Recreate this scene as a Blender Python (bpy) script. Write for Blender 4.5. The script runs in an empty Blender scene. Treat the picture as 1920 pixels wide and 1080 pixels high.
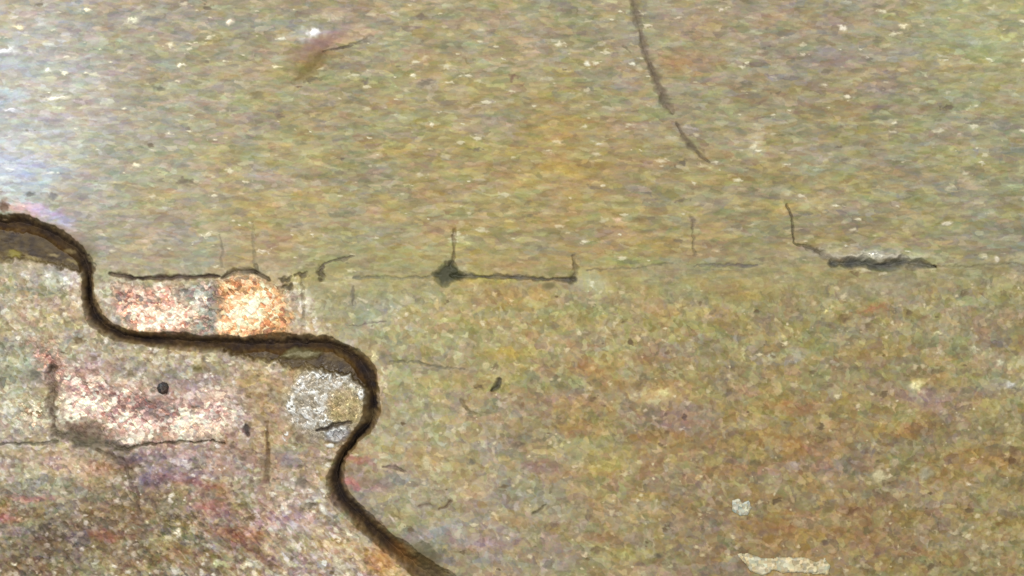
import bpy, math, random
import numpy as np

# ------------------------------------------------------------------ units
# the picture plane is measured in photo pixels (1920 x 1080); U metres per pixel
U = 1e-4
W, H = 1920.0, 1080.0
def wx(x): return (x - W / 2) * U
def wy(y): return (H / 2 - y) * U

scene = bpy.context.scene
C = scene.collection

# ------------------------------------------------------------------ camera
cam_d = bpy.data.cameras.new('camera')
cam = bpy.data.objects.new('camera', cam_d)
C.objects.link(cam)
CAM_Z = 0.42
cam_d.sensor_width = 36.0
cam_d.lens = 36.0 * CAM_Z / (W * U)
cam_d.clip_start = 0.005
cam_d.clip_end = 20.0
cam.location = (0, 0, CAM_Z)
scene.camera = cam
scene.render.resolution_x, scene.render.resolution_y = 1024, 576

# ------------------------------------------------------------------ world and lamps
world = bpy.data.worlds.new('World')
scene.world = world
world.use_nodes = True
bg = world.node_tree.nodes['Background']
bg.inputs[0].default_value = (0.86, 0.93, 1.0, 1)
bg.inputs[1].default_value = 0.42

def lamp(name, loc, target, size, power, color):
    d = bpy.data.lights.new(name, 'AREA')
    d.shape = 'DISK'; d.size = size; d.energy = power; d.color = color
    o = bpy.data.objects.new(name, d); C.objects.link(o)
    o.location = loc
    v = (target[0] - loc[0], target[1] - loc[1], target[2] - loc[2])
    from mathutils import Vector
    o.rotation_euler = Vector(v).to_track_quat('-Z', 'Y').to_euler()
    return o
# ring illuminator of the microscope: strongest lamp upper left, weaker ones round the ring
lamp('key_lamp',  (-0.200, 0.165, 0.30), (0.0, 0.0, 0), 0.035, 1.54, (1.0, 0.965, 0.91))
lamp('side_lamp', (-0.21, 0.035, 0.20), (-0.085, 0.02, 0), 0.05, 0.07, (1.0, 0.97, 0.93))
lamp('ring_lamp', (0.16, 0.14, 0.36), (0.02, 0.0, 0), 0.05, 0.92, (1.0, 0.97, 0.92))
lamp('low_lamp',  (0.04, -0.20, 0.34), (0.0, 0.0, 0), 0.05, 0.58, (1.0, 0.95, 0.86))

vs = scene.view_settings
vs.view_transform = 'Standard'; vs.look = 'None'; vs.exposure = 0; vs.gamma = 1
vs.use_curve_mapping = False

# ------------------------------------------------------------------ material
def make_material(name, bump=0.25):
    m = bpy.data.materials.new(name); m.use_nodes = True
    nt = m.node_tree; N = nt.nodes; L = nt.links
    b = N['Principled BSDF']
    col = N.new('ShaderNodeAttribute'); col.attribute_name = 'tint'
    fin = N.new('ShaderNodeAttribute'); fin.attribute_name = 'finish'
    sep = N.new('ShaderNodeSeparateXYZ'); L.new(fin.outputs['Vector'], sep.inputs[0])
    tc = N.new('ShaderNodeTexCoord')
    n1 = N.new('ShaderNodeTexNoise'); n1.inputs['Scale'].default_value = 2300; n1.inputs['Detail'].default_value = 3
    L.new(tc.outputs['Object'], n1.inputs['Vector'])
    mr = N.new('ShaderNodeMapRange'); mr.inputs['From Min'].default_value = .25; mr.inputs['From Max'].default_value = .75
    mr.inputs['To Min'].default_value = .94; mr.inputs['To Max'].default_value = 1.06
    L.new(n1.outputs['Fac'], mr.inputs['Value'])
    vm = N.new('ShaderNodeVectorMath'); vm.operation = 'SCALE'
    L.new(col.outputs['Color'], vm.inputs[0]); L.new(mr.outputs[0], vm.inputs['Scale'])
    L.new(vm.outputs[0], b.inputs['Base Color'])
    L.new(sep.outputs[0], b.inputs['Metallic']); L.new(sep.outputs[1], b.inputs['Roughness'])
    bp = N.new('ShaderNodeBump'); bp.inputs['Strength'].default_value = bump; bp.inputs['Distance'].default_value = 0.0001
    L.new(n1.outputs['Fac'], bp.inputs['Height']); L.new(bp.outputs[0], b.inputs['Normal'])
    b.inputs['Specular IOR Level'].default_value = 0.4
    return m
M_PLATE = make_material('tarnished_brass')
M_GROOVE = make_material('groove_dirt')
M_COPPER = make_material('bare_copper', .35)
M_CHIP = make_material('pale_mineral', .35)

# ------------------------------------------------------------------ noise helpers
def hsh(ix, iy, s):
    u = np.uint32
    n = ix.astype(np.int32).view(u) * u(374761393) + iy.astype(np.int32).view(u) * u(668265263) + u((int(s) * 982451653) & 0xffffffff)
    n = (n ^ (n >> u(13))) * u(1274126177)
    n = (n ^ (n >> u(16))) * u(2246822519)
    n = n ^ (n >> u(15))
    return (n & u(0xffffff)).astype(np.float32) / np.float32(0xffffff)
def vnoise(x, y, s):
    x, y = np.asarray(x, np.float32), np.asarray(y, np.float32)
    ix, iy = np.floor(x), np.floor(y)
    fx, fy = (x - ix), (y - iy)
    fx = fx * fx * (3 - 2 * fx); fy = fy * fy * (3 - 2 * fy)
    a, b = hsh(ix, iy, s), hsh(ix + 1, iy, s)
    c, d = hsh(ix, iy + 1, s), hsh(ix + 1, iy + 1, s)
    return (a + (b - a) * fx) * (1 - fy) + (c + (d - c) * fx) * fy      # 0..1
def fbm(x, y, s, o=3):
    t, amp, tot = 0, 1, 0
    for k in range(o):
        t = t + vnoise(x * 2 ** k + 17.3 * k, y * 2 ** k - 9.1 * k, s + k) * amp
        tot += amp; amp *= .55
    return t / tot - .5
def cells(x, y, s, nval=3):
    """random values of the nearest cell of a jittered lattice, and distances"""
    x, y = np.asarray(x, np.float32), np.asarray(y, np.float32)
    ix, iy = np.floor(x), np.floor(y)
    bd = np.full(x.shape, 9.0, np.float32); bx = np.zeros_like(bd); by = np.zeros_like(bd)
    for j in (-1, 0, 1):
        for i in (-1, 0, 1):
            cx, cy = ix + i, iy + j
            px, py = cx + .1 + .8 * hsh(cx, cy, s), cy + .1 + .8 * hsh(cx, cy, s + 1)
            d = (px - x) ** 2 + (py - y) ** 2
            m = d < bd
            bd = np.where(m, d, bd); bx = np.where(m, cx, bx); by = np.where(m, cy, by)
    return [hsh(bx, by, s + 5 + k) for k in range(nval)], np.sqrt(bd)
def sst(a, b, v):
    t = np.clip((v - a) / (b - a), 0, 1)
    return t * t * (3 - 2 * t)
def lin(c):
    c = np.asarray(c, np.float64) / 255.0
    return np.where(c <= .04045, c / 12.92, ((c + .055) / 1.055) ** 2.4)

# ------------------------------------------------------------------ grid over the plate
def axis(lo, hi, step, pad, grow_to):
    core = np.arange(lo - pad, hi + pad + .01, step)
    out = []; s = step; p = core[-1]
    while p < hi + grow_to:
        s *= 1.045; p += s; out.append(p)
    o2 = []; s = step; p = core[0]
    while p > lo - grow_to:
        s *= 1.045; p -= s; o2.append(p)
    return np.concatenate([np.array(o2[::-1]), core, np.array(out)])
gx = axis(0, W, 1.35, 60, 1000)
gy = axis(0, H, 1.35, 60, 900)
X, Y = np.meshgrid(gx, gy)
X = X.astype(np.float64); Y = Y.astype(np.float64)
NY, NX = X.shape

# large wobble so no outline is ruler straight
WX = X + 7 * fbm(X / 26, Y / 26, 11, 3) + 5 * fbm(X / 7, Y / 7, 15, 2)
WY = Y + 7 * fbm(X / 26, Y / 26, 21, 3) + 5 * fbm(X / 7, Y / 7, 25, 2)

def polydist(pts, px, py):
    """pts: (x, y, halfwidth); returns distance / halfwidth and signed side"""
    best = np.full(px.shape, 1e9); side = np.zeros(px.shape)
    for (x0, y0, w0), (x1, y1, w1) in zip(pts[:-1], pts[1:]):
        dx, dy = x1 - x0, y1 - y0
        L2 = dx * dx + dy * dy
        t = np.clip(((px - x0) * dx + (py - y0) * dy) / L2, 0, 1)
        ex, ey = px - (x0 + t * dx), py - (y0 + t * dy)
        d = np.sqrt(ex * ex + ey * ey) / (w0 + (w1 - w0) * t)
        m = d < best
        best = np.where(m, d, best)
        side = np.where(m, np.sign(dx * ey - dy * ex), side)
    return best, side
def smooth_path(pts, n=6):
    """Catmull-Rom through the points"""
    P = [pts[0]] + list(pts) + [pts[-1]]; out = []
    for i in range(1, len(P) - 2):
        a, b, c, d = (np.array(P[i + k], float) for k in (-1, 0, 1, 2))
        for k in range(n):
            t = k / n
            out.append(tuple(.5 * (2 * b + (c - a) * t + (2 * a - 5 * b + 4 * c - d) * t * t + (3 * b - a - 3 * c + d) * t ** 3)))
    out.append(tuple(pts[-1]))
    return out
def window(pts, m):
    xs = [p[0] for p in pts]; ys = [p[1] for p in pts]
    i0, i1 = np.searchsorted(gx, [min(xs) - m, max(xs) + m]); j0, j1 = np.searchsorted(gy, [min(ys) - m, max(ys) + m])
    return slice(j0, j1), slice(i0, i1)
def line_field(pts, rough=1.0, m=60, n=5):
    """normalised distance to a wobbly line, 9 far away"""
    pts = smooth_path(pts, n) if len(pts) > 2 else pts
    w = window(pts, m); F = np.full(X.shape, 9.0); S = np.zeros(X.shape)
    rough = rough * 1.5
    px = X[w] + (WX[w] - X[w]) * rough; py = Y[w] + (WY[w] - Y[w]) * rough
    d, s = polydist(pts, px, py)
    F[w] = d; S[w] = s
    return F, S
def inside(poly, soft=5.0, wob=1.6):
    """soft 0..1 mask of a polygon with a ragged edge"""
    w = window([(a, b) for a, b in poly], 40)
    px = X[w] + (WX[w] - X[w]) * wob; py = Y[w] + (WY[w] - Y[w]) * wob
    ins = np.zeros(px.shape, bool); n = len(poly)
    for i in range(n):
        x0, y0 = poly[i]; x1, y1 = poly[(i + 1) % n]
        if y0 == y1: continue
        c = ((y0 > py) != (y1 > py)) & (px < (x1 - x0) * (py - y0) / (y1 - y0) + x0)
        ins ^= c
    d, _ = polydist([(a, b, 1.0) for a, b in list(poly) + [poly[0]]], px, py)
    M = np.zeros(X.shape); M[w] = np.clip(.5 + np.where(ins, d, -d) / (2 * soft), 0, 1)
    return M
def blob(cx, cy, rx, ry, rot=0, wob=1.0, edge=.5):
    global LASTW
    w = LASTW = window([(cx, cy)], max(rx, ry) * 2.2 + 20)
    px = X[w] + (WX[w] - X[w]) * wob - cx; py = Y[w] + (WY[w] - Y[w]) * wob - cy
    c, s = math.cos(math.radians(rot)), math.sin(math.radians(rot))
    u, v = (px * c + py * s) / rx, (-px * s + py * c) / ry
    M = np.zeros(X.shape); r = np.sqrt(u * u + v * v)
    M[w] = 1 - sst(1 - edge, 1 + edge, r)
    return M

# ------------------------------------------------------------------ broad tarnish colour, left-edge sheen painted in
macro = [
 (0,0,176,176,164),(100,120,172,173,160),(60,180,182,184,176),(130,260,178,180,168),(220,330,176,176,156),(260,420,178,176,150),(250,50,152,152,130),(480,50,150,147,125),(600,150,152,146,112),(900,50,155,150,118),(1200,60,152,148,118),  # pale upper-left entries paint the glossy sheen into the tarnish
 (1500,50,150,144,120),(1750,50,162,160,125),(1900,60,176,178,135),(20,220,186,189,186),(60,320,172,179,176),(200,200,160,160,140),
 (400,200,157,153,122),(700,250,158,150,108),(1000,250,155,145,100),(1300,200,152,145,108),(1600,200,150,146,114),(1880,230,160,160,125),
 (150,390,168,168,152),(300,400,172,170,138),(500,400,165,158,118),(800,380,162,154,110),(1050,350,162,148,95),(1300,380,158,150,108),
 (1600,400,155,148,112),(1850,400,152,150,120),(300,480,162,160,130),(700,480,160,155,115),(1000,470,158,150,105),(1400,450,155,148,105),
 (1800,520,158,152,105),(700,570,160,160,125),(900,580,165,157,108),(1200,600,165,158,105),(1500,580,155,150,100),(1850,600,155,150,112),
 (60,570,150,148,112),(60,640,140,140,110),(30,760,172,170,143),(250,670,150,145,115),(450,690,155,145,115),(480,780,142,132,102),
 (780,700,172,168,130),(800,820,178,170,136),(950,700,160,150,105),(1150,720,152,140,95),(1400,720,148,135,92),(1700,720,150,138,98),
 (1900,750,155,148,112),(760,900,172,165,135),(900,950,165,155,125),(1150,880,155,143,102),(1400,880,148,132,88),(1650,880,145,130,88),
 (1880,880,150,135,88),(900,1050,160,152,125),(1150,1040,150,140,105),(1400,1030,145,128,88),(1700,1030,145,132,92),(1900,1040,150,140,98),
 (60,880,150,145,120),(150,960,130,122,100),(300,900,125,118,95),(300,1000,125,110,78),(420,900,135,118,105),(520,900,145,138,112),
 (580,980,150,145,128),(100,1040,120,108,80),(400,1050,145,135,105),(600,1050,160,148,118),(560,860,135,130,105)]
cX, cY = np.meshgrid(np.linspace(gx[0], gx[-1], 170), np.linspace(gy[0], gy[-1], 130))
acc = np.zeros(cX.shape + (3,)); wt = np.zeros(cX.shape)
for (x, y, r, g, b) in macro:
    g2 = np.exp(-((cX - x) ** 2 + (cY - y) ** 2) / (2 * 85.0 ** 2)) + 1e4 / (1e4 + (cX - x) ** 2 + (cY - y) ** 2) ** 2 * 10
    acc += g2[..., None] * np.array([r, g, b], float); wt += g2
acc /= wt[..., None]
def resample(A):
    fx = (X - cX[0, 0]) / (cX[0, 1] - cX[0, 0]); fy = (Y - cY[0, 0]) / (cY[1, 0] - cY[0, 0])
    ix = np.clip(fx.astype(int), 0, A.shape[1] - 2); iy = np.clip(fy.astype(int), 0, A.shape[0] - 2)
    tx, ty = fx - ix, fy - iy
    return (A[iy, ix] * (1 - tx) + A[iy, ix + 1] * tx) * (1 - ty) + (A[iy + 1, ix] * (1 - tx) + A[iy + 1, ix + 1] * tx) * ty
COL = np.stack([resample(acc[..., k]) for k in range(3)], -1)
# even out part of the brightness differences; some painted sheen stays
FLAT = 0.38
lum = COL.mean(-1, keepdims=True)
COL = COL + (146.0 - lum) * FLAT
HGT = np.zeros(X.shape); MET = np.full(X.shape, .10); RGH = np.full(X.shape, .62)

# how streaky (brushed) the surface is: upper part brushed sideways, lower part grainy
streak = 1 - sst(455, 585, Y + 60 * fbm(X / 120, Y / 60, 31, 2) + (X > 600) * 0)
low_left = inside([(-900, 520), (150, 500), (200, 520), (560, 520), (640, 640), (715, 700), (710, 790), (640, 880), (660, 960), (880, 1200), (880, 2100), (-900, 2100)], 22, 2.0)
streak = streak * (1 - low_left)

def add_cells(sx, sy, seed, amp_l, amp_c, weight, warp=.6, rot=0.0):
    """flat irregular flecks: luminance and chroma jitter per cell"""
    global COL, HGT
    xr = X * math.cos(rot) + Y * math.sin(rot); yr = -X * math.sin(rot) + Y * math.cos(rot)
    qx = xr / sx + warp * 2 * fbm(xr / sx * .7, yr / sy * .7, seed + 50, 2); qy = yr / sy + warp * 2 * fbm(xr / sx * .7, yr / sy * .7, seed + 60, 2)
    (a, b, c), d = cells(qx, qy, seed)
    l = (a - .5) * 2
    l = l + np.where(a > .90, (a - .90) * 8, 0)                # a few clearly bright flecks
    COL += (weight * amp_l * l)[..., None]
    COL += (weight * amp_c)[..., None] * np.stack([(b - .5) * 1.5 + (c - .5) * .3, (c - .5) * 1.1, -(b - .5) * 1.0 - (c - .5) * 1.2], -1)
    return l, d
one = np.ones(X.shape)
grain = 1 - streak
add_cells(95, 30, 101, 3.0, 4.5, one, .8)
add_cells(40, 13, 111, 5, 6.5, .5 + .5 * streak, .8)
add_cells(26, 18, 121, 8, 8, grain, .9)
add_cells(28, 10, 127, 6, 5, streak, .8, .04)
l1, d1 = add_cells(18, 7.0, 131, 11, 6, streak, .9, .04)
HGT += streak * (l1 * .20 + .25 * fbm(X / 6, Y / 3, 145, 2))
l2, d2 = add_cells(11, 5, 141, 7.5, 4, streak, .8, -.05)
l3, d3 = add_cells(11, 9, 151, 14, 6.5, grain, 1.0, .6)
l4, d4 = add_cells(6.5, 6, 161, 10, 4.5, grain, .8, -.4)
HGT += grain * (l3 * .26 + l4 * .20) * (1 + .9 * low_left)
add_cells(8, 7, 165, 20, 6, low_left, .9, .3)
diag = low_left * sst(900, 980, Y) * (.35 + .65 * sst(180, 380, X))
add_cells(18, 6, 171, 24, 8, diag, .7, .75)
COL += low_left[..., None] * np.array([24., 19., 23.]) * (1 - 1.1 * sst(860, 960, Y) * (1 - sst(350, 520, X)))[..., None]
HGT += 2.2 * fbm(X / 60, Y / 40, 61, 3) + 1.0 * fbm(X / 14, Y / 10, 71, 2)
COL += (4 * fbm(X / 9, Y / 5, 81, 2))[..., None]
blot = streak * fbm(X / 30, Y / 10, 83, 3) + grain * fbm(X / 24, Y / 17, 87, 3)
COL += blot[..., None] * np.array([34., 34., 30.]) + (fbm(X / 80, Y / 40, 89, 2))[..., None] * np.array([14., 6., -12.])

# sparse bright specks and dark pits
def specks(sx, sy, seed, thr, r, col, mask, h):
    global COL, HGT, RGH, MET
    (a, b, c), d = cells(X / sx, Y / sy, seed)
    rr = r * (.35 + 1.0 * c * c)
    dd = d * (1 + 1.8 * fbm(X / 6, Y / 3.5, seed, 2)) + .10 * fbm(X / 8, Y / 4, seed + 3, 2)
    m = (a > thr) * (1 - sst(rr * .3, rr * 1.15, dd)) * mask * (.25 + .75 * b)
    COL = COL * (1 - m[..., None]) + np.array(col, float) * m[..., None]
    HGT += m * h
    if h > 0: MET = np.maximum(MET, m * .3); RGH = RGH - m * .15
specks(34, 15, 201, .80, .26, (222, 216, 186), streak, 1.2)
specks(20, 17, 211, .74, .26, (216, 205, 166), grain, 1.0)
specks(60, 24, 221, .92, .20, (112, 106, 88), streak, -1.2)
specks(34, 26, 231, .86, .22, (106, 92, 62), grain, -1.5)
specks(13, 12, 241, .42, .46, (236, 228, 212), low_left * (.4 + .6 * sst(-.06, .12, fbm(X / 50, Y / 40, 91, 2))), 1.3)  # white grains and their glints, painted as pale specks
specks(20, 18, 251, .74, .30, (96, 86, 68), low_left * .7, -1.2)

# ------------------------------------------------------------------ tarnish and worn tints, painted sheen at left
def tint(M, col, k=1.0):
    w = LASTW; c0 = COL[w]
    m = (M[w] * k)[..., None]
    COL[w] = c0 * (1 - m) + (np.array(col, float) + .8 * (c0 - np.array([150.0, 142.0, 108.0]))) * m
def dab(M, col, k, dz=0.0, shine=0.0):
    w = LASTW; m = M[w]
    COL[w] = COL[w] * (1 - k * m[..., None]) + np.array(col, float) * k * m[..., None]
    HGT[w] += m * dz
    if shine: MET[w] = np.maximum(MET[w], .3 * m); RGH[w] -= shine * m
stains_and_sheen = [
 (40,230,120,150,0,(190,191,184),.45),(10,310,50,50,0,(184,188,190),.4),(70,330,60,25,0,(176,184,188),.4),  # pale bluish glare along the left edge, painted as colour
 (42,388,30,8,0,(222,160,130),.9),(95,402,42,12,20,(165,160,188),.8),(140,440,26,9,35,(186,160,164),.8),(70,402,26,6,0,(205,150,150),.6),
 (1060,345,24,120,0,(170,146,90),.4),(1045,300,60,50,0,(162,140,96),.25),(1150,330,60,30,0,(166,138,92),.4),
 (1290,50,60,18,0,(160,124,100),.5),(1280,115,45,14,0,(150,112,84),.55),(1340,20,60,14,0,(162,138,136),.4),
 (1560,110,60,12,0,(150,124,122),.5),(1620,170,60,10,0,(156,130,124),.4),(1640,100,90,14,0,(152,146,150),.35),
 (1880,90,50,26,0,(178,188,130),.5),(1790,45,60,20,0,(176,174,124),.5),(1700,195,30,12,0,(168,152,84),.5),
 (600,85,48,16,-35,(150,122,122),.75),(585,112,34,14,-42,(138,118,64),.85),(545,128,40,18,-30,(146,132,66),.7),(600,115,22,8,-50,(108,92,40),.6),
 (620,145,40,10,0,(140,158,104),.45),(575,64,48,9,-8,(196,196,186),.75),
 (20,175,26,8,0,(158,188,168),.5),(110,60,60,20,0,(176,160,128),.4),(120,215,50,14,0,(172,150,128),.5),
 (500,455,70,26,0,(158,132,112),.4),(960,500,40,10,0,(160,128,100),.5),(970,555,55,16,0,(182,150,88),.6),(900,528,50,7,0,(172,164,86),.7),
 (1110,530,28,16,20,(186,190,168),.8),(1180,490,60,8,0,(140,152,96),.5),(1240,470,80,10,0,(172,130,80),.35),
 (1640,480,92,14,0,(180,178,166),.75),(1560,470,60,12,0,(176,172,160),.4),(1530,382,60,6,-12,(188,180,146),.7),(1470,388,24,6,0,(184,162,88),.7),
 (1416,270,14,32,0,(196,188,160),.6),(1640,580,26,5,-12,(172,110,84),.7),(1600,640,40,22,0,(140,136,132),.35),
 (1420,545,60,20,0,(170,140,84),.45),(1260,775,60,20,0,(130,112,126),.6),(1290,800,40,14,0,(122,110,118),.5),(1590,875,60,14,0,(126,106,120),.6),
 (1750,745,50,16,0,(142,134,146),.6),(1215,668,40,14,0,(140,100,82),.6),(1105,695,34,10,0,(172,122,70),.6),(1065,752,50,16,0,(158,114,92),.6),
 (1070,802,40,12,0,(144,96,58),.6),(1210,720,60,12,0,(136,108,60),.5),(1240,740,34,14,0,(204,198,140),.7),(955,660,50,10,0,(172,148,70),.6),
 (1220,815,40,12,0,(146,106,58),.6),(1050,880,60,12,0,(140,112,104),.5),(1130,870,36,26,0,(164,160,84),.6),(1010,880,26,10,0,(126,118,130),.5),
 (1120,832,34,10,0,(150,160,150),.4),(1340,830,60,20,0,(136,100,66),.5),(1330,700,30,8,0,(184,160,110),.4),
 (1490,762,60,10,0,(160,108,78),.6),(1640,660,60,14,0,(164,136,72),.5),(1780,880,60,20,0,(158,122,70),.5),(1870,860,60,16,0,(154,112,58),.5),
 (1470,1000,60,30,0,(148,112,72),.5),(1640,1010,60,24,0,(140,104,78),.5),(1610,950,50,16,0,(132,100,66),.5),(1500,835,60,16,0,(144,96,62),.5),
 (1700,805,60,14,0,(148,120,62),.5),(1445,900,18,28,10,(176,168,148),.5),(1720,725,12,10,0,(232,224,160),.7),(1880,720,40,14,0,(158,170,150),.4),
 (1150,1040,50,14,0,(164,160,90),.5),(1130,1010,40,10,0,(184,138,92),.4),(1040,1045,40,20,0,(148,136,132),.4),(905,1015,50,12,0,(148,138,156),.6),
 (950,975,30,8,0,(184,138,86),.6),(890,920,30,22,0,(184,156,112),.5),(1010,960,40,14,0,(150,150,116),.4),(830,990,60,16,-20,(150,158,172),.55),
 (660,908,14,7,10,(200,104,92),.7),(672,862,24,6,15,(176,112,100),.8),(700,905,26,10,0,(166,122,104),.6),(660,890,30,20,0,(140,108,90),.5),
 (760,905,40,20,0,(158,152,142),.4),(820,860,36,14,0,(190,162,104),.5),(700,585,40,20,0,(160,168,162),.6),(690,615,60,12,-12,(168,158,158),.5),
 (570,590,40,40,0,(164,160,142),.4),(610,500,60,16,-20,(150,144,80),.5),(640,470,40,40,0,(150,152,126),.4),
 # lower left: red, violet, orange and dark tarnish
 (150,690,50,16,0,(168,120,108),.85),(120,720,40,20,0,(158,118,106),.7),(90,672,24,20,30,(190,150,138),.6),(60,700,36,16,0,(130,128,136),.6),
 (230,725,30,10,0,(208,158,100),.7),(60,650,50,20,0,(124,128,92),.6),(20,700,30,30,0,(120,136,90),.6),(310,705,60,16,0,(138,132,138),.6),
 (420,770,60,50,0,(160,144,148),.5),(370,745,60,14,0,(190,150,142),.6),(480,720,26,60,0,(146,128,62),.6),(500,850,20,60,0,(142,122,70),.55),
 (380,870,90,34,0,(132,118,116),.6),(300,858,60,10,0,(134,128,142),.6),(230,865,36,16,0,(94,74,40),.8),(190,880,30,10,0,(150,110,84),.6),
 (370,905,66,7,8,(146,106,80),.75),(400,930,34,14,0,(158,116,106),.6),(395,948,26,7,0,(214,128,116),.8),(405,965,36,10,0,(136,100,88),.6),
 (290,900,34,14,0,(110,100,116),.7),(60,934,34,5,0,(206,112,108),.8),(15,972,22,7,0,(214,104,104),.8),(20,1000,30,14,0,(146,156,172),.7),
 (10,955,20,8,0,(176,110,80),.6),(220,950,70,40,0,(124,108,76),.7),(200,1004,36,9,0,(156,102,66),.75),(110,1010,60,24,0,(92,80,66),.65),
 (450,1002,70,10,8,(152,104,66),.7),(470,1025,60,10,35,(100,70,38),.7),(300,1040,90,14,0,(118,96,66),.5),(60,1060,70,20,0,(112,100,56),.5),
 (530,970,60,10,-6,(166,124,104),.6),(590,985,60,9,8,(160,116,84),.6),(660,1030,60,16,15,(176,142,62),.6),(720,1060,34,24,40,(170,128,44),.8),
 (560,1000,40,20,20,(150,140,150),.4),(560,960,40,40,-40,(164,172,162),.5),(30,780,46,36,0,(200,196,170),.5),(130,880,60,10,0,(214,176,150),.5),
 (30,850,60,6,0,(170,160,92),.6),(60,865,60,12,0,(168,146,120),.5),(60,900,60,14,0,(170,176,160),.4),
 (60,508,50,10,0,(158,142,128),.7),(110,520,36,12,0,(184,188,178),.7),(50,545,44,5,0,(96,104,84),.7),(60,585,50,20,0,(158,144,100),.5),
]
for (x, y, rx, ry, rot, c, k) in stains_and_sheen:
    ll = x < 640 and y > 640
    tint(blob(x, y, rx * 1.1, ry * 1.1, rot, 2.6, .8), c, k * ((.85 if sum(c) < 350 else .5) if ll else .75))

# ------------------------------------------------------------------ bare copper, grainy
labels = np.zeros(X.shape, np.int16)          # which part each vertex belongs to
LAB = {}
def claim(mask, name, label=None):
    i = len(LAB) + 1
    LAB[i] = (name, label)
    labels[mask] = i
(ga, gb, gc), gd = cells(X / 7.5 + 1.4 * fbm(X / 9, Y / 9, 301, 2), Y / 6.5 + 1.4 * fbm(X / 9, Y / 9, 305, 2), 311)
(ha, hb, hc), hd = cells(X / 4.2, Y / 4.0, 331)
patchy = fbm(X / 34, Y / 26, 341, 3)
for (x, y, a, b, k) in [(150,765,52,30,.42),(245,800,48,22,.40),(380,795,50,20,.36),(200,735,80,14,-.15),(300,760,60,16,-.22),(150,815,60,14,-.5),
        (285,598,60,24,.22),(305,545,26,16,.25),(238,556,34,20,-.45),(350,610,14,22,-.3),(275,536,8,8,-1.0),(470,580,46,40,.15),(520,545,24,14,-.4),(545,600,14,30,-.3),
        (405,560,14,50,-.35),(400,625,160,8,-.4),(350,540,26,18,-.3)]:
    patchy = patchy + .6 * k * blob(x, y, a, b, 0, 2.4, .8)
def copper(poly, dark, mid, bright, cover, name, label, soft=7, tilt=1.0):
    global COL, HGT, MET, RGH
    M = inside(poly, soft * 1.8, 2.8)
    M = np.clip(M + (ga - .5) * .7 * (M > .02) * (M < .98), 0, 1)
    v = ga * .85 + ha * .22 + patchy * 1.35 + cover - .10
    t = np.clip(v, 0, 1.15)[..., None]
    c = np.where(t < .5, np.array(dark) + (np.array(mid) - np.array(dark)) * t / .5, np.array(mid) + (np.array(bright) - np.array(mid)) * (t - .5) / .5)
    c = c + np.stack([(gb - .5) * 26, (gb - .5) * -8 + (gc - .5) * 22, (gc - .5) * 36], -1)
    m = M[..., None]
    COL = COL * (1 - m) + c * m
    HGT += M * (tilt * ((ga - .5) * 1.5 + (ha - .5) * .8) - 3.0)
    MET = MET * (1 - M) + .45 * M; RGH = RGH * (1 - M) + (.42 + .2 * gc) * M
    claim(M > .5, name, label)
    return M
copper([(205,540),(240,532),(275,540),(290,530),(322,532),(335,560),(372,578),(380,600),(345,628),(300,630),(255,622),(225,596)],
       (150,126,122),(230,186,160),(255,240,214),.20,'copper_patch','cream and orange bare copper patch under the dark ledge',5)
copper([(408,526),(440,519),(488,522),(520,540),(540,560),(545,600),(538,628),(480,632),(430,634),(405,620),(410,580)],
       (160,116,84),(244,190,136),(255,240,200),.22,'copper_patch','brightest orange bare copper patch, squarish, above the winding groove',5)
copper([(330,540),(405,528),(408,560),(402,622),(375,632),(348,626),(382,600),(372,575),(338,560)],
       (122,116,110),(158,150,142),(222,214,196),.06,'bare_patch','blue grey worn patch between the two bright copper patches',5,.7)
copper([(104,700),(135,690),(200,715),(250,722),(300,748),(360,755),(420,735),(440,770),(425,800),(400,818),(330,818),(270,826),(225,822),(195,798),(118,792)],
       (146,124,122),(208,176,164),(255,240,216),.10,'copper_patch','pinkish bare copper patch right of the short upright crack',10)
copper([(60,640),(105,655),(108,700),(90,698),(72,680)],(138,112,104),(186,152,138),(240,206,184),.0,'copper_patch','small reddish copper patch above the short upright crack',8)
copper([(50,748),(86,745),(88,790),(60,800),(30,790)],(120,112,92),(206,196,160),(250,246,218),.1,'bare_patch','pale cream worn patch left of the short upright crack',10)
# fainter copper flecks
for (x, y, rx, ry, rot, k) in [(140,875,60,16,14,.5),(400,870,16,16,0,.5),(400,745,60,10,-30,.4),(380,800,40,14,0,.6),(535,815,14,22,0,.5),(515,895,10,22,20,.5),(200,832,60,6,0,.2)]:
    m = blob(x, y, rx, ry, rot, 2) * k * (ga > .45)
    COL = COL * (1 - m[..., None]) + np.array([240, 206, 176.]) * m[..., None]

# ------------------------------------------------------------------ round nub
M = blob(612, 752, 82, 68, -12, 2.2, .22)
r = blob(612, 752, 92, 78, -12, .6, .95)
HGT += 15 * r + M * ((ga - .5) * 1.2 + (ha - .5) * .8)
silver = M * (1 - blob(650, 762, 34, 34, 0, 2.5, .4))
v = np.clip(ga * .7 + ha * .35 + patchy * .6 - .04, 0, 1.1)[..., None]
c = np.array([150, 146, 128.]) + (np.array([246, 248, 248.]) - np.array([150, 146, 128.])) * v ** 1.6
COL = COL * (1 - silver[..., None] * .9) + c * silver[..., None] * .9
gold = M * (1 - silver)
c = np.array([142, 130, 86.]) + (np.array([228, 216, 156.]) - np.array([142, 130, 86.])) * v ** 1.6
COL = COL * (1 - gold[..., None] * .5) + c * gold[..., None] * .5
MET += .25 * M; RGH -= .2 * M
claim(M > .5, 'round_nub', 'low round nub with silvery grains inside the bend of the groove')
tint(blob(612, 752, 98, 84, -12, 2.0, .25) * (1 - M), (130, 112, 66), .5)
M = blob(634, 812, 22, 14, -20, 1, .3); HGT += 7 * M + M * (ga - .5) * 3; tint(M, (158, 162, 156), .8)
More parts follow.
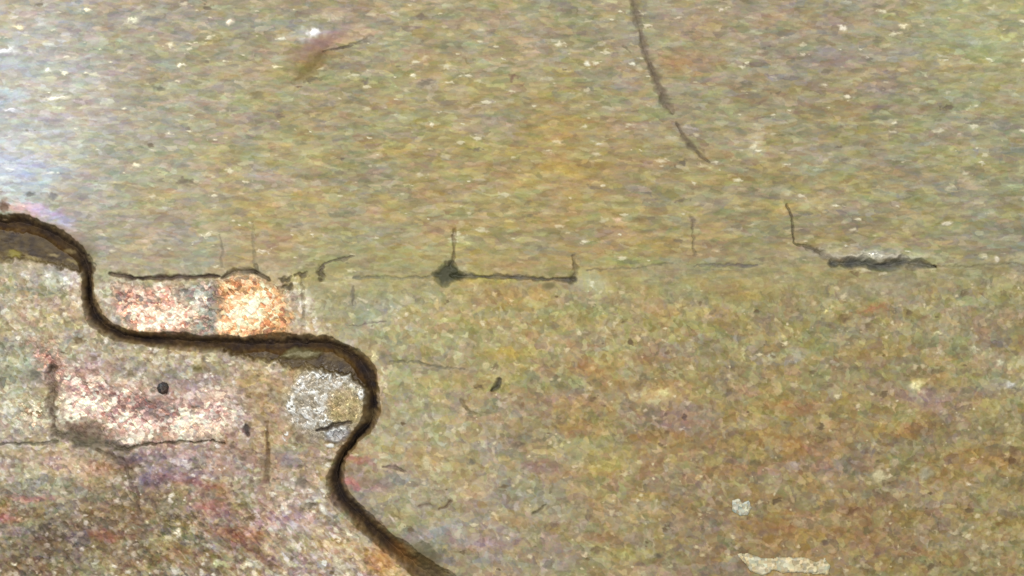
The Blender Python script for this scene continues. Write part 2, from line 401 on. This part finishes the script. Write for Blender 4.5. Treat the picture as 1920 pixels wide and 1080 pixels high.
for (x, y, a, b) in [(546,760,8,13),(590,732,9,7),(612,790,10,7),(630,703,34,5),(680,740,5,10),(598,770,9,5),(605,708,10,6),(628,800,8,3),(620,835,6,5),(538,820,6,8),(640,800,7,5)]:
    m = blob(x, y, a, b, 0, 1.5) * (ha > .35)
    COL = COL * (1 - m[..., None]) + np.array([246, 246, 240.]) * m[..., None]; HGT += m * 2

# ------------------------------------------------------------------ the winding groove
GP = [(-900,395,20),(-300,404,16),(-60,410,15),(0,417,16),(50,420,15),(95,440,17),(132,462,19),(158,492,17),(163,530,10),(164,562,13),(178,597,18),(212,622,17),(260,634,14),
      (330,640,15),(400,643,16),(470,645,17),(540,645,17),(600,645,16),(648,657,16),(682,688,16),(698,726,15),(700,762,14),(688,795,13),(664,822,12),(645,850,13),
      (632,880,17),(630,905,18),(645,935,20),(673,966,21),(704,998,20),(741,1030,20),(786,1068,23),(850,1115,28),(1000,1230,30),(1400,1500,30)]
F, S = line_field(GP, .6, 80, 6)
F = F / (.54 + .42 * vnoise(X / 38, Y / 30, 521)) + .13 * fbm(X / 12, Y / 9, 523, 2)
dist = F
WD = GP
# shallow shelves beside the deep line
F2, _ = line_field([(-900,430,50),(-60,446,44),(0,448,43),(55,456,36),(105,474,28),(150,496,16)], 1.8, 90, 5)
F3, _ = line_field([(430,650,16),(500,658,22),(560,668,26),(610,674,24),(655,686,20),(690,712,16)], 1.8, 70, 5)
shelf = np.maximum(1 - sst(.62, 1.12, F2), 1 - sst(.55, 1.2, F3))
deep = np.clip(1 - F / 1.35, 0, 1) ** .8
HGT += -9 * shelf * (1 - deep) - 30 * deep
lip = np.exp(-((F - 1.5) / .4) ** 2) * (1 - shelf)
HGT += 1.2 * lip * vnoise(X / 20, Y / 20, 525)
# dirt packed in the groove
gcore = 1 - sst(.35, 1.4, F)
dirt = np.array([58, 44, 18.]) + (fbm(X / 22, Y / 16, 501, 3) * 70)[..., None] * np.array([1, .82, .22])
dirt = dirt + ((ga - .5) * 16)[..., None]
sh = np.array([66, 54, 22.]) + (fbm(X / 20, Y / 12, 511, 3) * 60)[..., None] * np.array([1, .95, .5]) + ((ga - .5) * 24)[..., None]
COL = COL * (1 - shelf[..., None] * .95) + sh * shelf[..., None] * .95
warm = blob(760, 1040, 34, 20, 40, 2) * .8
dirt = dirt * (1 - warm[..., None]) + np.array([122, 84, 26.]) * warm[..., None]
pal = blob(700, 778, 26, 12, 0, 1.5, .4) * .6
dirt = dirt * (1 - pal[..., None]) + np.array([118, 106, 72.]) * pal[..., None]
gk = (gcore * (.96 - .35 * sst(1030, 1075, Y)))[..., None]
COL = COL * (1 - gk) + dirt * gk
dab(blob(800, 1040, 30, 20, 30, 3, .8), (72, 76, 44), .6)
# brown bleed on the right / lower side of the groove, wider than the cut
bk = .25 + .75 * sst(.3, .75, vnoise(X / 40, Y / 22, 531))
bleed = np.exp(-(np.clip(F - .9, 0, 9) / .6) ** 2) * (1 - gcore) * bk
COL = COL * (1 - bleed[..., None] * .62) + (np.array([122, 90, 38.]) + ((ga - .5) * 30)[..., None]) * bleed[..., None] * .62
MET = MET * (1 - gcore); RGH = RGH * (1 - gcore) + .8 * gcore
MET *= (1 - shelf * .8)
claim((shelf > .5), 'groove_shelf', 'brown shallow shelf beside the winding groove')
claim((F < 1.05), 'winding_groove', 'dark brown winding groove filled with dirt')
# small silver-green sliver lying in the groove's upper bend
M = inside([(522,671),(538,657),(556,652),(580,655),(603,660),(594,669),(575,675),(556,671),(540,673)], 4, 1.2)
HGT += M * 6; COL = COL * (1 - M[..., None]) + (np.array([128, 126, 92.]) + ((ga - .5) * 26)[..., None]) * M[..., None]
claim(M > .5, 'metal_sliver', 'small grey green sliver standing in the groove bend')
# paler worn spots over the left end of the shelf
for (x, y, a, b, c0) in [(60,484,14,4,(168,158,110)),(128,472,10,5,(176,164,120)),(25,476,14,7,(150,146,50)),(100,478,10,4,(160,150,110)),(135,492,12,4,(150,140,90))]:
    m = blob(x, y, a, b, 10, 1.5) * .8; COL = COL * (1 - m[..., None]) + np.array(c0, float) * m[..., None]

# ------------------------------------------------------------------ cracks and scratches
def crack(pts, depth, col, k, name=None, label=None, rough=.7, wide=1.0, breaks=0.0):
    F, S = line_field(pts, rough, 50, 5)
    w = window(pts, 52); sd = int(abs(pts[0][0]) + 31 * abs(pts[0][1])) % 9973
    x, y, f = X[w], Y[w], F[w]
    f = f / (.34 + 1.0 * vnoise(x / 15, y / 12, sd)) + (.5 if max(p[2] for p in pts) < 11.5 else .2) * fbm(x / 7, y / 5, sd + 2, 2)
    m = (1 - sst(.1 * wide, 1.5 * wide, f)) * (.40 + .60 * vnoise(x / 19, y / 13, sd + 4))
    if breaks: m = m * (1 - breaks * sst(-.05, .15, fbm(x / 22, y / 16, sd + 7, 2)))
    HGT[w] -= depth * .8 * np.clip(1 - f / 1.4, 0, 1) * (m > 0)
    c = np.array(col, float) * .80 + ((ga[w] - .5) * 22 + 40 * fbm(x / 15, y / 9, sd + 6, 2))[..., None]
    q = (m * k)[..., None]
    COL[w] = COL[w] * (1 - q) + c * q
    MET[w] *= (1 - m); RGH[w] = np.maximum(RGH[w], .7 * m)
    if name: claim(F < 1.0, name, label)
crack([(206,514,3),(240,519,5.5),(290,521,6),(350,520,5),(400,518,4),(414,517,2)], 9, (58,44,36), .95, 'crack', 'thin dark ledge crack above the left copper patch', .5)
crack([(418,520,3),(440,510,5),(470,509,6),(490,514,5),(505,524,3)], 8, (76,66,48), .85, 'crack', 'short arched crack over the brightest copper patch', .5)
crack([(478,495,3),(480,512,4)], 4, (80,76,56), .8)
crack([(414,440,2),(416,500,3)], 2, (124,122,102), .5)
crack([(475,420,2),(476,500,3)], 2, (124,122,102), .5, breaks=.6)
for (x, y, a, b) in [(538,541,8,9),(535,520,8,6),(598,514,8,7),(562,518,7,5)]:
    dab(blob(x, y, a, b, 0, 3.2, .8), (72, 68, 44), .85, -4)
crack([(566,525,3),(570,570,3),(568,640,4)], 3, (118,114,84), .6, breaks=.5)
crack([(600,508,2),(612,497,3.5),(628,488,3),(662,481,2)], 4, (104,96,84), .85, 'scratch', 'small slanting dark nick above the groove bend')
crack([(663,540,3),(661,575,2.5)], 2, (110,108,92), .7)
crack([(660,520,3),(720,521,3.5),(790,520,3),(825,516,3)], 2.5, (122,132,118), .75, 'seam', 'faint blue green seam running left of the dark junction spot')
crack([(852,432,4),(853,462,4.5),(850,485,6),(842,500,10)], 5, (108,96,70), .7, 'crack', 'short upright crack rising from the dark green junction spot', .6)
crack([(846,515,3),(862,517,8),(900,519,4.5),(940,518,6),(985,521,4),(1040,524,3),(1078,524,6)], 7, (84,88,90), .9, 'crack', 'dark blue grey crack running right from the green junction spot', .5)
LASTW = window([(838, 514)], 50)
dab(inside([(812,513),(830,500),(846,490),(856,508),(872,517),(850,524),(832,537),(822,526)], 5, 1.4), (54, 62, 38), .9, -5)
crack([(1074,480,4),(1079,505,6),(1072,530,8)], 5, (106,102,74), .7, 'crack', 'short upright crack beside the pale blotch in the middle', .6)
m = blob(1030, 536, 12, 6, 0, 1); COL = COL * (1 - m[..., None] * .7) + np.array([104, 100, 60.]) * m[..., None] * .7
crack([(1100,508,2),(1180,503,2.5),(1240,495,2.5),(1262,493,2)], 2, (128,126,104), .6, breaks=.5)
crack([(1296,400,7),(1299,430,3),(1304,478,4)], 3, (112,104,84), .65, 'seam', 'faint broken upright seam left of the blue grey streak', breaks=.85)
crack([(1305,497,2.5),(1360,497,4),(1420,497,3)], 2.5, (126,124,126), .8, 'seam', 'faint blue grey streak left of the long crevice')
crack([(1475,385,3),(1484,410,2),(1488,452,3),(1512,463,4),(1534,472,6),(1548,482,7),(1556,487,4)], 6, (108,104,80), .8, 'crack', 'crooked dark crack stepping down to the long crevice', .6)
crack([(1560,495,7),(1590,494,12),(1625,493,11),(1650,498,9),(1685,493,12),(1715,494,11),(1738,499,4),(1756,501,1.5)], 12, (72,82,84), .97, 'crevice', 'long blue black crevice at the right, the darkest break on that side', .5)
crack([(1756,501,2),(1830,499,2),(1925,494,2)], 2, (126,122,96), .5, breaks=.6)
crack([(1185,-400,7),(1187,-60,8),(1189,0,8),(1195,30,8.5),(1203,66,8.5),(1212,102,9),(1224,135,10),(1238,170,11),(1250,195,11),(1262,212,6)], 5, (118, 106, 86), .85, 'scratch', 'long curved dark scratch coming down from the top edge', .35)
crack([(1268,232,3),(1280,252,7),(1295,272,6),(1312,290,5),(1332,305,2)], 3.5, (116,106,82), .8, 'scratch', 'short lower continuation of the curved scratch', .4)
crack([(1170,85,3),(1184,100,3)], 2, (128,112,92), .7)
crack([(606,97,2),(625,92,4),(655,86,3.5),(662,84,2)], 4, (100,92,78), .85, 'scratch', 'dark thin nick beside the olive dent near the top', .3)
crack([(604,104,8),(590,122,14),(572,138,15),(552,152,8)], 4, (150, 134, 66), .75, 'gouge', 'short olive gouge slanting down from the dark nick near the top', .6)
dab(blob(590, 88, 46, 12, -28, 2.5, .8), (140, 112, 110), .5)
crack([(655,82,3),(676,78,3),(690,70,7),(697,68,4)], 3, (112,112,100), .75)
crack([(96,690,8),(97,730,8.5),(94,760,9.5),(101,800,7)], 8, (76,62,46), .9, 'crack', 'short upright dark crack left of the pink copper patch', .7)
crack([(-60,830,2.5),(0,831,2.5),(60,833,3),(105,826,4)], 5, (92,92,80), .85, 'seam', 'thin grey seam at the left edge, below the cream patch')
crack([(102,812,9),(135,822,13),(180,832,13),(230,838,9),(265,835,5),(300,833,2.5),(350,830,2),(420,827,1.5)], 8, (74,72,48), .85, 'crack', 'dark green black ragged crack below the pink copper patch', 1.0)
dab(blob(150, 802, 38, 11, 8, 3, .8), (86, 70, 60), .75, -2)  # dark shadow below the pink patch's left end, painted in
dab(blob(150, 468, 26, 26, 0, 3, .9), (84, 74, 52), .45)
crack([(180,845,5),(225,862,9),(245,880,5)], 4, (78,62,34), .7, None)
crack([(236,875,2.5),(246,910,4),(256,945,4),(262,965,2)], 3, (92,84,66), .7, 'scratch', 'faint slanting scratch in the dark lower left corner')
crack([(500,790,3),(503,850,4),(500,900,6)], 4, (100,76,44), .7, 'seam', 'faint upright brown seam left of the groove')
crack([(596,806,2),(618,800,4),(630,794,5),(660,791,3.5)], 7, (54,48,40), .95, 'crack', 'short black curved crack at the foot of the round nub', .4)
crack([(462,796,4),(462,806,5),(464,816,3)], 6, (48,46,44), .9, 'pit', 'small upright black pit left of the groove')
crack([(732,678,1.5),(780,680,2.5),(820,688,2.5),(872,691,2)], 2.5, (118,122,98), .75, 'scratch', 'thin level scratch right of the groove bend')
crack([(655,612,1.5),(690,607,2.5),(722,602,2)], 2, (120,112,110), .75)
crack([(718,874,3),(740,876,4),(758,884,3)], 4, (106,86,88), .85, 'scratch', 'small dark violet nick right of the groove')
crack([(866,750,4),(874,766,4),(892,776,3)], 3, (110,104,66), .75)
crack([(938,712,5),(935,722,6),(922,732,2.5)], 7, (64,64,46), .95, 'pit', 'small dark hooked pit right of the groove', .4)
crack([(786,948,4),(805,946,5)], 3, (120,100,80), .8)
crack([(820,956,4),(836,950,5),(846,940,4)], 3, (118,96,74), .8)
crack([(1000,960,3),(1012,956,3),(1022,945,2)], 3, (92,86,56), .8)
for (x, y, a, b, c0) in [(306,728,0,0,0),(55,363,7,5,(96,100,100)),(98,370,8,5,(112,116,124)),(790,36,14,5,(108,100,88)),(300,165,10,5,(104,106,92)),
        (973,837,9,6,(96,88,70)),(885,866,7,5,(100,102,92)),(1232,1046,8,6,(78,74,60)),(1585,600,9,6,(108,92,64)),(1600,960,12,5,(110,80,52)),(1545,1018,8,5,(92,76,66)),
        (370,689,9,7,(98,94,44)),(247,700,8,6,(120,112,84)),(66,708,12,9,(92,96,84)),(560,160,4,3,(120,100,80)),(680,152,8,4,(112,104,100)),(965,142,8,3,(116,90,76)),
        (8,388,7,10,(96,72,52)),(1900,845,7,10,(116,92,60)),(1600,478,0,0,0),(1610,485,0,0,0),(570,905,14,8,(112,106,96)),(800,1023,8,6,(96,100,76)),(835,1030,8,6,(100,104,80)),
        (480,180,12,6,(122,120,92)),(408,1076,7,6,(84,70,50)),(1120,1032,12,5,(122,106,80)),(585,950,10,4,(90,84,70)),(1605,512,9,3,(116,98,66))]:
    if not a: continue
    dab(blob(x, y, a, b, 0, 2.2, .7), c0, .75, -1.5)
M = blob(1645, 481, 95, 6, 1, 1.6, .6); dab(M, (198, 196, 180), .6, 3.0, .1)
M = blob(560, 700, 14, 5, -50, 1.5, .6); dab(M, (190, 178, 130), .6, 3)
# bright burnished spots that stand proud, and a white glint painted on
for (x, y, a, b, rot, c0) in [(588,61,10,7,0,(255,255,255)),(429,44,9,5,-20,(250,232,206)),(1103,118,6,5,0,(236,234,214)),(1184,119,6,3,0,(240,238,216)),(1580,54,9,4,20,(238,230,210)),
        (1695,47,9,5,0,(232,222,184)),(92,135,8,4,0,(236,238,222)),(342,121,8,3,0,(226,220,196)),(110,183,20,4,-6,(232,228,204)),(20,210,16,3,5,(214,214,224)),(38,50,12,5,0,(214,206,166)),
        (250,37,12,6,-20,(206,208,182)),(10,96,22,6,0,(208,212,212)),(1123,273,7,4,0,(222,218,196)),(1412,275,7,5,0,(226,220,186)),(1161,410,9,5,0,(222,192,160)),(1775,418,8,5,0,(220,212,190)),
        (1640,475,12,5,0,(212,210,194)),(1870,485,7,5,0,(222,212,190)),(1845,485,7,4,0,(210,206,176)),(1549,582,4,4,0,(246,232,150)),(1760,625,8,4,0,(218,212,168)),(1720,726,8,6,0,(240,232,170)),
        (1650,892,14,12,20,(214,208,166)),(1680,868,8,7,0,(190,176,144)),(1735,886,14,12,0,(168,170,148)),(1830,655,7,5,0,(214,208,176)),(1875,684,9,5,20,(214,214,180)),(1815,906,6,4,40,(222,210,180)),
        (1895,722,9,5,0,(214,214,204)),(1245,736,12,6,0,(218,212,150)),(1228,750,10,6,0,(196,192,150)),(312,1012,7,5,0,(246,232,190)),(331,997,7,4,0,(250,238,210)),(275,980,6,4,20,(236,228,190)),
        (22,1058,5,4,30,(240,232,206)),(463,1059,8,5,30,(242,236,206)),(405,1058,8,5,0,(214,224,170)),(420,1057,10,4,20,(208,214,160)),(640,1060,16,8,20,(210,204,176)),(630,1050,7,5,0,(226,216,180)),
        (604,957,8,6,0,(238,236,222)),(598,940,5,6,0,(216,210,150)),(680,1012,16,5,40,(192,186,150)),(736,973,12,3,45,(214,200,186)),(747,1062,7,4,0,(170,158,96)),(520,960,6,5,0,(226,212,182)),
        (500,1035,14,5,35,(190,170,130)),(90,514,7,4,0,(238,232,222)),(57,503,6,6,40,(214,204,180)),(118,532,8,5,0,(212,210,186)),(565,548,9,5,0,(226,220,186)),(578,566,8,5,0,(232,226,196)),
        (724,724,6,6,0,(222,208,180)),(712,752,5,6,0,(220,206,178)),(700,665,6,8,0,(216,208,156)),(680,565,9,4,0,(206,200,170)),(820,570,6,10,0,(214,196,140)),(714,730,4,12,0,(210,190,160)),
        (800,870,9,14,0,(204,198,160)),(913,685,6,9,0,(206,198,150)),(1094,1038,5,3,40,(224,206,170)),(940,958,5,4,0,(196,188,150)),(1100,742,5,5,0,(206,184,160)),(835,1028,5,4,0,(190,180,130))]:
    dab(blob(x, y, a, b, rot, 1.8, .6), c0, .85, 1.3, .15)

SAT_SHIFT = np.array([-3.5, -9.5, -12.5])
keep = sst(165, 215, COL.mean(-1))
# ------------------------------------------------------------------ into meshes
ALB = 0.56
COL = COL + SAT_SHIFT * (1 - keep)[..., None]
COL = COL + (COL.mean(-1, keepdims=True) - COL) * .03
A = lin(np.clip(COL, 14, 255)) * ALB
VZ = HGT * U
dzx = np.gradient(VZ, axis=1) / np.gradient(gx * U)[None, :]
dzy = -np.gradient(VZ, axis=0) / np.gradient(gy * U)[:, None]
NRM = np.stack([-dzx, -dzy, np.ones_like(dzx)], -1); NRM /= np.linalg.norm(NRM, axis=-1, keepdims=True)
P = np.stack([wx(X), wy(Y), VZ], -1).reshape(-1, 3)
Af = np.concatenate([A.reshape(-1, 3), np.ones((NX * NY, 1))], 1)
Ff = np.stack([np.clip(MET, 0, 1), np.clip(RGH, .25, 1), np.zeros_like(MET)], -1).reshape(-1, 3)
Nf = NRM.reshape(-1, 3)
idx = np.arange(NX * NY).reshape(NY, NX)
quads = np.stack([idx[:-1, :-1], idx[1:, :-1], idx[1:, 1:], idx[:-1, 1:]], -1).reshape(-1, 4)
qlab = labels[:-1, :-1].reshape(-1)

def mesh_from(name, verts, faces, col, fin, mat, nrm=None):
    me = bpy.data.meshes.new(name)
    me.vertices.add(len(verts)); me.vertices.foreach_set('co', verts.astype(np.float32).ravel())
    n = len(faces)
    me.loops.add(n * 4); me.loops.foreach_set('vertex_index', faces.astype(np.int32).ravel())
    me.polygons.add(n); me.polygons.foreach_set('loop_start', np.arange(0, n * 4, 4, dtype=np.int32))
    me.polygons.foreach_set('use_smooth', np.ones(n, bool))
    me.update(calc_edges=True)
    a = me.attributes.new('tint', 'FLOAT_COLOR', 'POINT'); a.data.foreach_set('color', col.astype(np.float32).ravel())
    a = me.attributes.new('finish', 'FLOAT_VECTOR', 'POINT'); a.data.foreach_set('vector', fin.astype(np.float32).ravel())
    if nrm is not None: me.normals_split_custom_set_from_vertices(nrm.astype(np.float32).tolist())
    me.materials.append(mat)
    o = bpy.data.objects.new(name, me); C.objects.link(o)
    return o

plate = bpy.data.objects.new('metal_plate', None); C.objects.link(plate)
plate['label'] = 'tarnished olive brown brass plate with winding dark groove and bare copper patches'
plate['category'] = 'metal plate'
plate.empty_display_size = .01

def part(lab, name, label, mat):
    q = quads[qlab == lab]
    if not len(q): return
    used, inv = np.unique(q.ravel(), return_inverse=True)
    o = mesh_from(name, P[used], inv.reshape(-1, 4), Af[used], Ff[used], mat, Nf[used])
    o.parent = plate
    if label: o['label'] = label
part(0, 'plate_face', None, M_PLATE)
for i, (name, label) in LAB.items():
    part(i, name, label, M_COPPER if 'patch' in name or name == 'round_nub' else M_GROOVE if name in ('winding_groove', 'groove_shelf', 'crack', 'crevice') else M_PLATE)

# the plate's body below its face
x0, x1, y0, y1 = wx(gx[0]), wx(gx[-1]), wy(gy[-1]), wy(gy[0])
zt, zb = -0.006, -0.011
top = np.concatenate([P[idx[0, :]], P[idx[1:, -1]], P[idx[-1, -2::-1]], P[idx[-2:0:-1, 0]]])
n = len(top); bot = top.copy(); bot[:, 2] = zb
vv = np.concatenate([top, bot, [[0, 0, zb]]])
ff = [(i, (i + 1) % n, n + (i + 1) % n, n + i) for i in range(n)]
me = bpy.data.meshes.new('plate_body'); me.from_pydata([tuple(v) for v in vv], [], ff + [tuple(range(n, 2 * n))]); me.update()
a = me.attributes.new('tint', 'FLOAT_COLOR', 'POINT'); a.data.foreach_set('color', np.tile([.18, .15, .08, 1], len(vv)).astype(np.float32))
a = me.attributes.new('finish', 'FLOAT_VECTOR', 'POINT'); a.data.foreach_set('vector', np.tile([.2, .6, 0], len(vv)).astype(np.float32))
me.materials.append(M_PLATE)
o = bpy.data.objects.new('plate_body', me); C.objects.link(o); o.parent = plate

# ------------------------------------------------------------------ loose things lying on the plate
def surf_z(x, y):
    j = min(max(int(np.searchsorted(gy, y)), 0), NY - 1); i = min(max(int(np.searchsorted(gx, x)), 0), NX - 1)
    return HGT[j, i] * U
def chip(name, poly, thick, dark, bright, label, cat, seed, group=None, facet=5.0, spark=0.0, soft=5.0):
    """a ragged lump with its own thickness, from an outline in plate units"""
    xs = [p[0] for p in poly]; ys = [p[1] for p in poly]
    cx, cy = sum(xs) / len(xs), sum(ys) / len(ys)
    step = max(.7, (max(xs) - min(xs)) / 150)
    ax = np.arange(min(xs) - 6, max(xs) + 6, step); ay = np.arange(min(ys) - 6, max(ys) + 6, step)
    gX, gY = np.meshgrid(ax, ay)
    px = gX + 5 * fbm(gX / 9, gY / 9, seed, 3); py = gY + 5 * fbm(gX / 9, gY / 9, seed + 9, 3)
    ins = np.zeros(px.shape, bool)
    for i in range(len(poly)):
        xa, ya = poly[i]; xb, yb = poly[(i + 1) % len(poly)]
        if ya != yb: ins ^= ((ya > py) != (yb > py)) & (px < (xb - xa) * (py - ya) / (yb - ya) + xa)
    d, _ = polydist([(a, b, 1.0) for a, b in list(poly) + [poly[0]]], px, py)
    (a, b, c), dd = cells(gX / facet + fbm(gX / 8, gY / 8, seed, 2), gY / facet, seed + 20)
    dome = np.where(ins, np.sqrt(np.clip(d / soft, 0, 1)), 0)
    z = (thick * dome * (.75 + .5 * a)) * U
    t = np.clip(a * .7 + .5 * fbm(gX / 14, gY / 10, seed + 30, 2) + .25 + spark, 0, 1)[..., None]
    col = np.array(dark, float) + (np.array(bright, float) - np.array(dark, float)) * t + np.stack([(b - .5) * 22, (c - .5) * 8, (b - .5) * -22], -1)
    Al = lin(np.clip(col, 10, 255)) * ALB
    fm = ins[:-1, :-1] & ins[1:, :-1] & ins[1:, 1:] & ins[:-1, 1:]
    id2 = np.arange(gX.size).reshape(gX.shape)
    q = np.stack([id2[:-1, :-1], id2[1:, :-1], id2[1:, 1:], id2[:-1, 1:]], -1)[fm]
    used, inv = np.unique(q.ravel(), return_inverse=True); q = inv.reshape(-1, 4)
    zb = surf_z(cx, cy)
    V = np.stack([(gX - cx) * U, -(gY - cy) * U, z], -1).reshape(-1, 3)[used]
    V2 = V.copy(); V2[:, 2] = -3 * U                       # underside, pressed a little into the plate
    m = len(V)
    cnt = {}
    for f in q:
        for k in range(4):
            e = (f[k], f[(k + 1) % 4]); cnt[e] = cnt.get(e, 0) + 1
    rim = [(b_, a_, a_ + m, b_ + m) for (a_, b_) in cnt if (b_, a_) not in cnt]
    faces = np.concatenate([q, q[:, ::-1] + m, np.array(rim)])
    Ac = np.concatenate([Al.reshape(-1, 3), np.ones((gX.size, 1))], 1)[used]
    Fc = np.tile([.05, .5, 0], (2 * m, 1))
    o = mesh_from(name, np.concatenate([V, V2]), faces, np.concatenate([Ac, Ac]), Fc, M_CHIP)
    o.location = (wx(cx), wy(cy), zb)
    o['label'] = label; o['category'] = cat
    if group: o['group'] = group
    return o
chip('mineral_chip', [(1380,1038),(1400,1036),(1425,1045),(1450,1046),(1480,1044),(1515,1046),(1530,1052),(1548,1044),(1556,1060),(1554,1078),(1530,1077),(1500,1074),(1470,1076),(1450,1070),(1430,1080),(1408,1072),(1394,1054)],
     5, (150,138,104), (238,228,190), 'long pale cream chip lying near the bottom right of the plate', 'mineral chip', 601, 'pale chips on the plate', 6)
chip('mineral_chip', [(1371,938),(1384,934),(1392,942),(1404,938),(1409,952),(1402,966),(1386,968),(1373,958)],
     4, (150,148,126), (226,226,204), 'small squarish grey white chip above the long cream chip', 'mineral chip', 611, 'pale chips on the plate', 5)
chip('grit_grain', [(297,720),(305,716),(314,719),(318,728),(314,737),(305,741),(297,736),(294,728)],
     9, (44,38,36), (74,66,62), 'small round black grit grain on the pinkish worn area', 'grit grain', 621, None, 5)
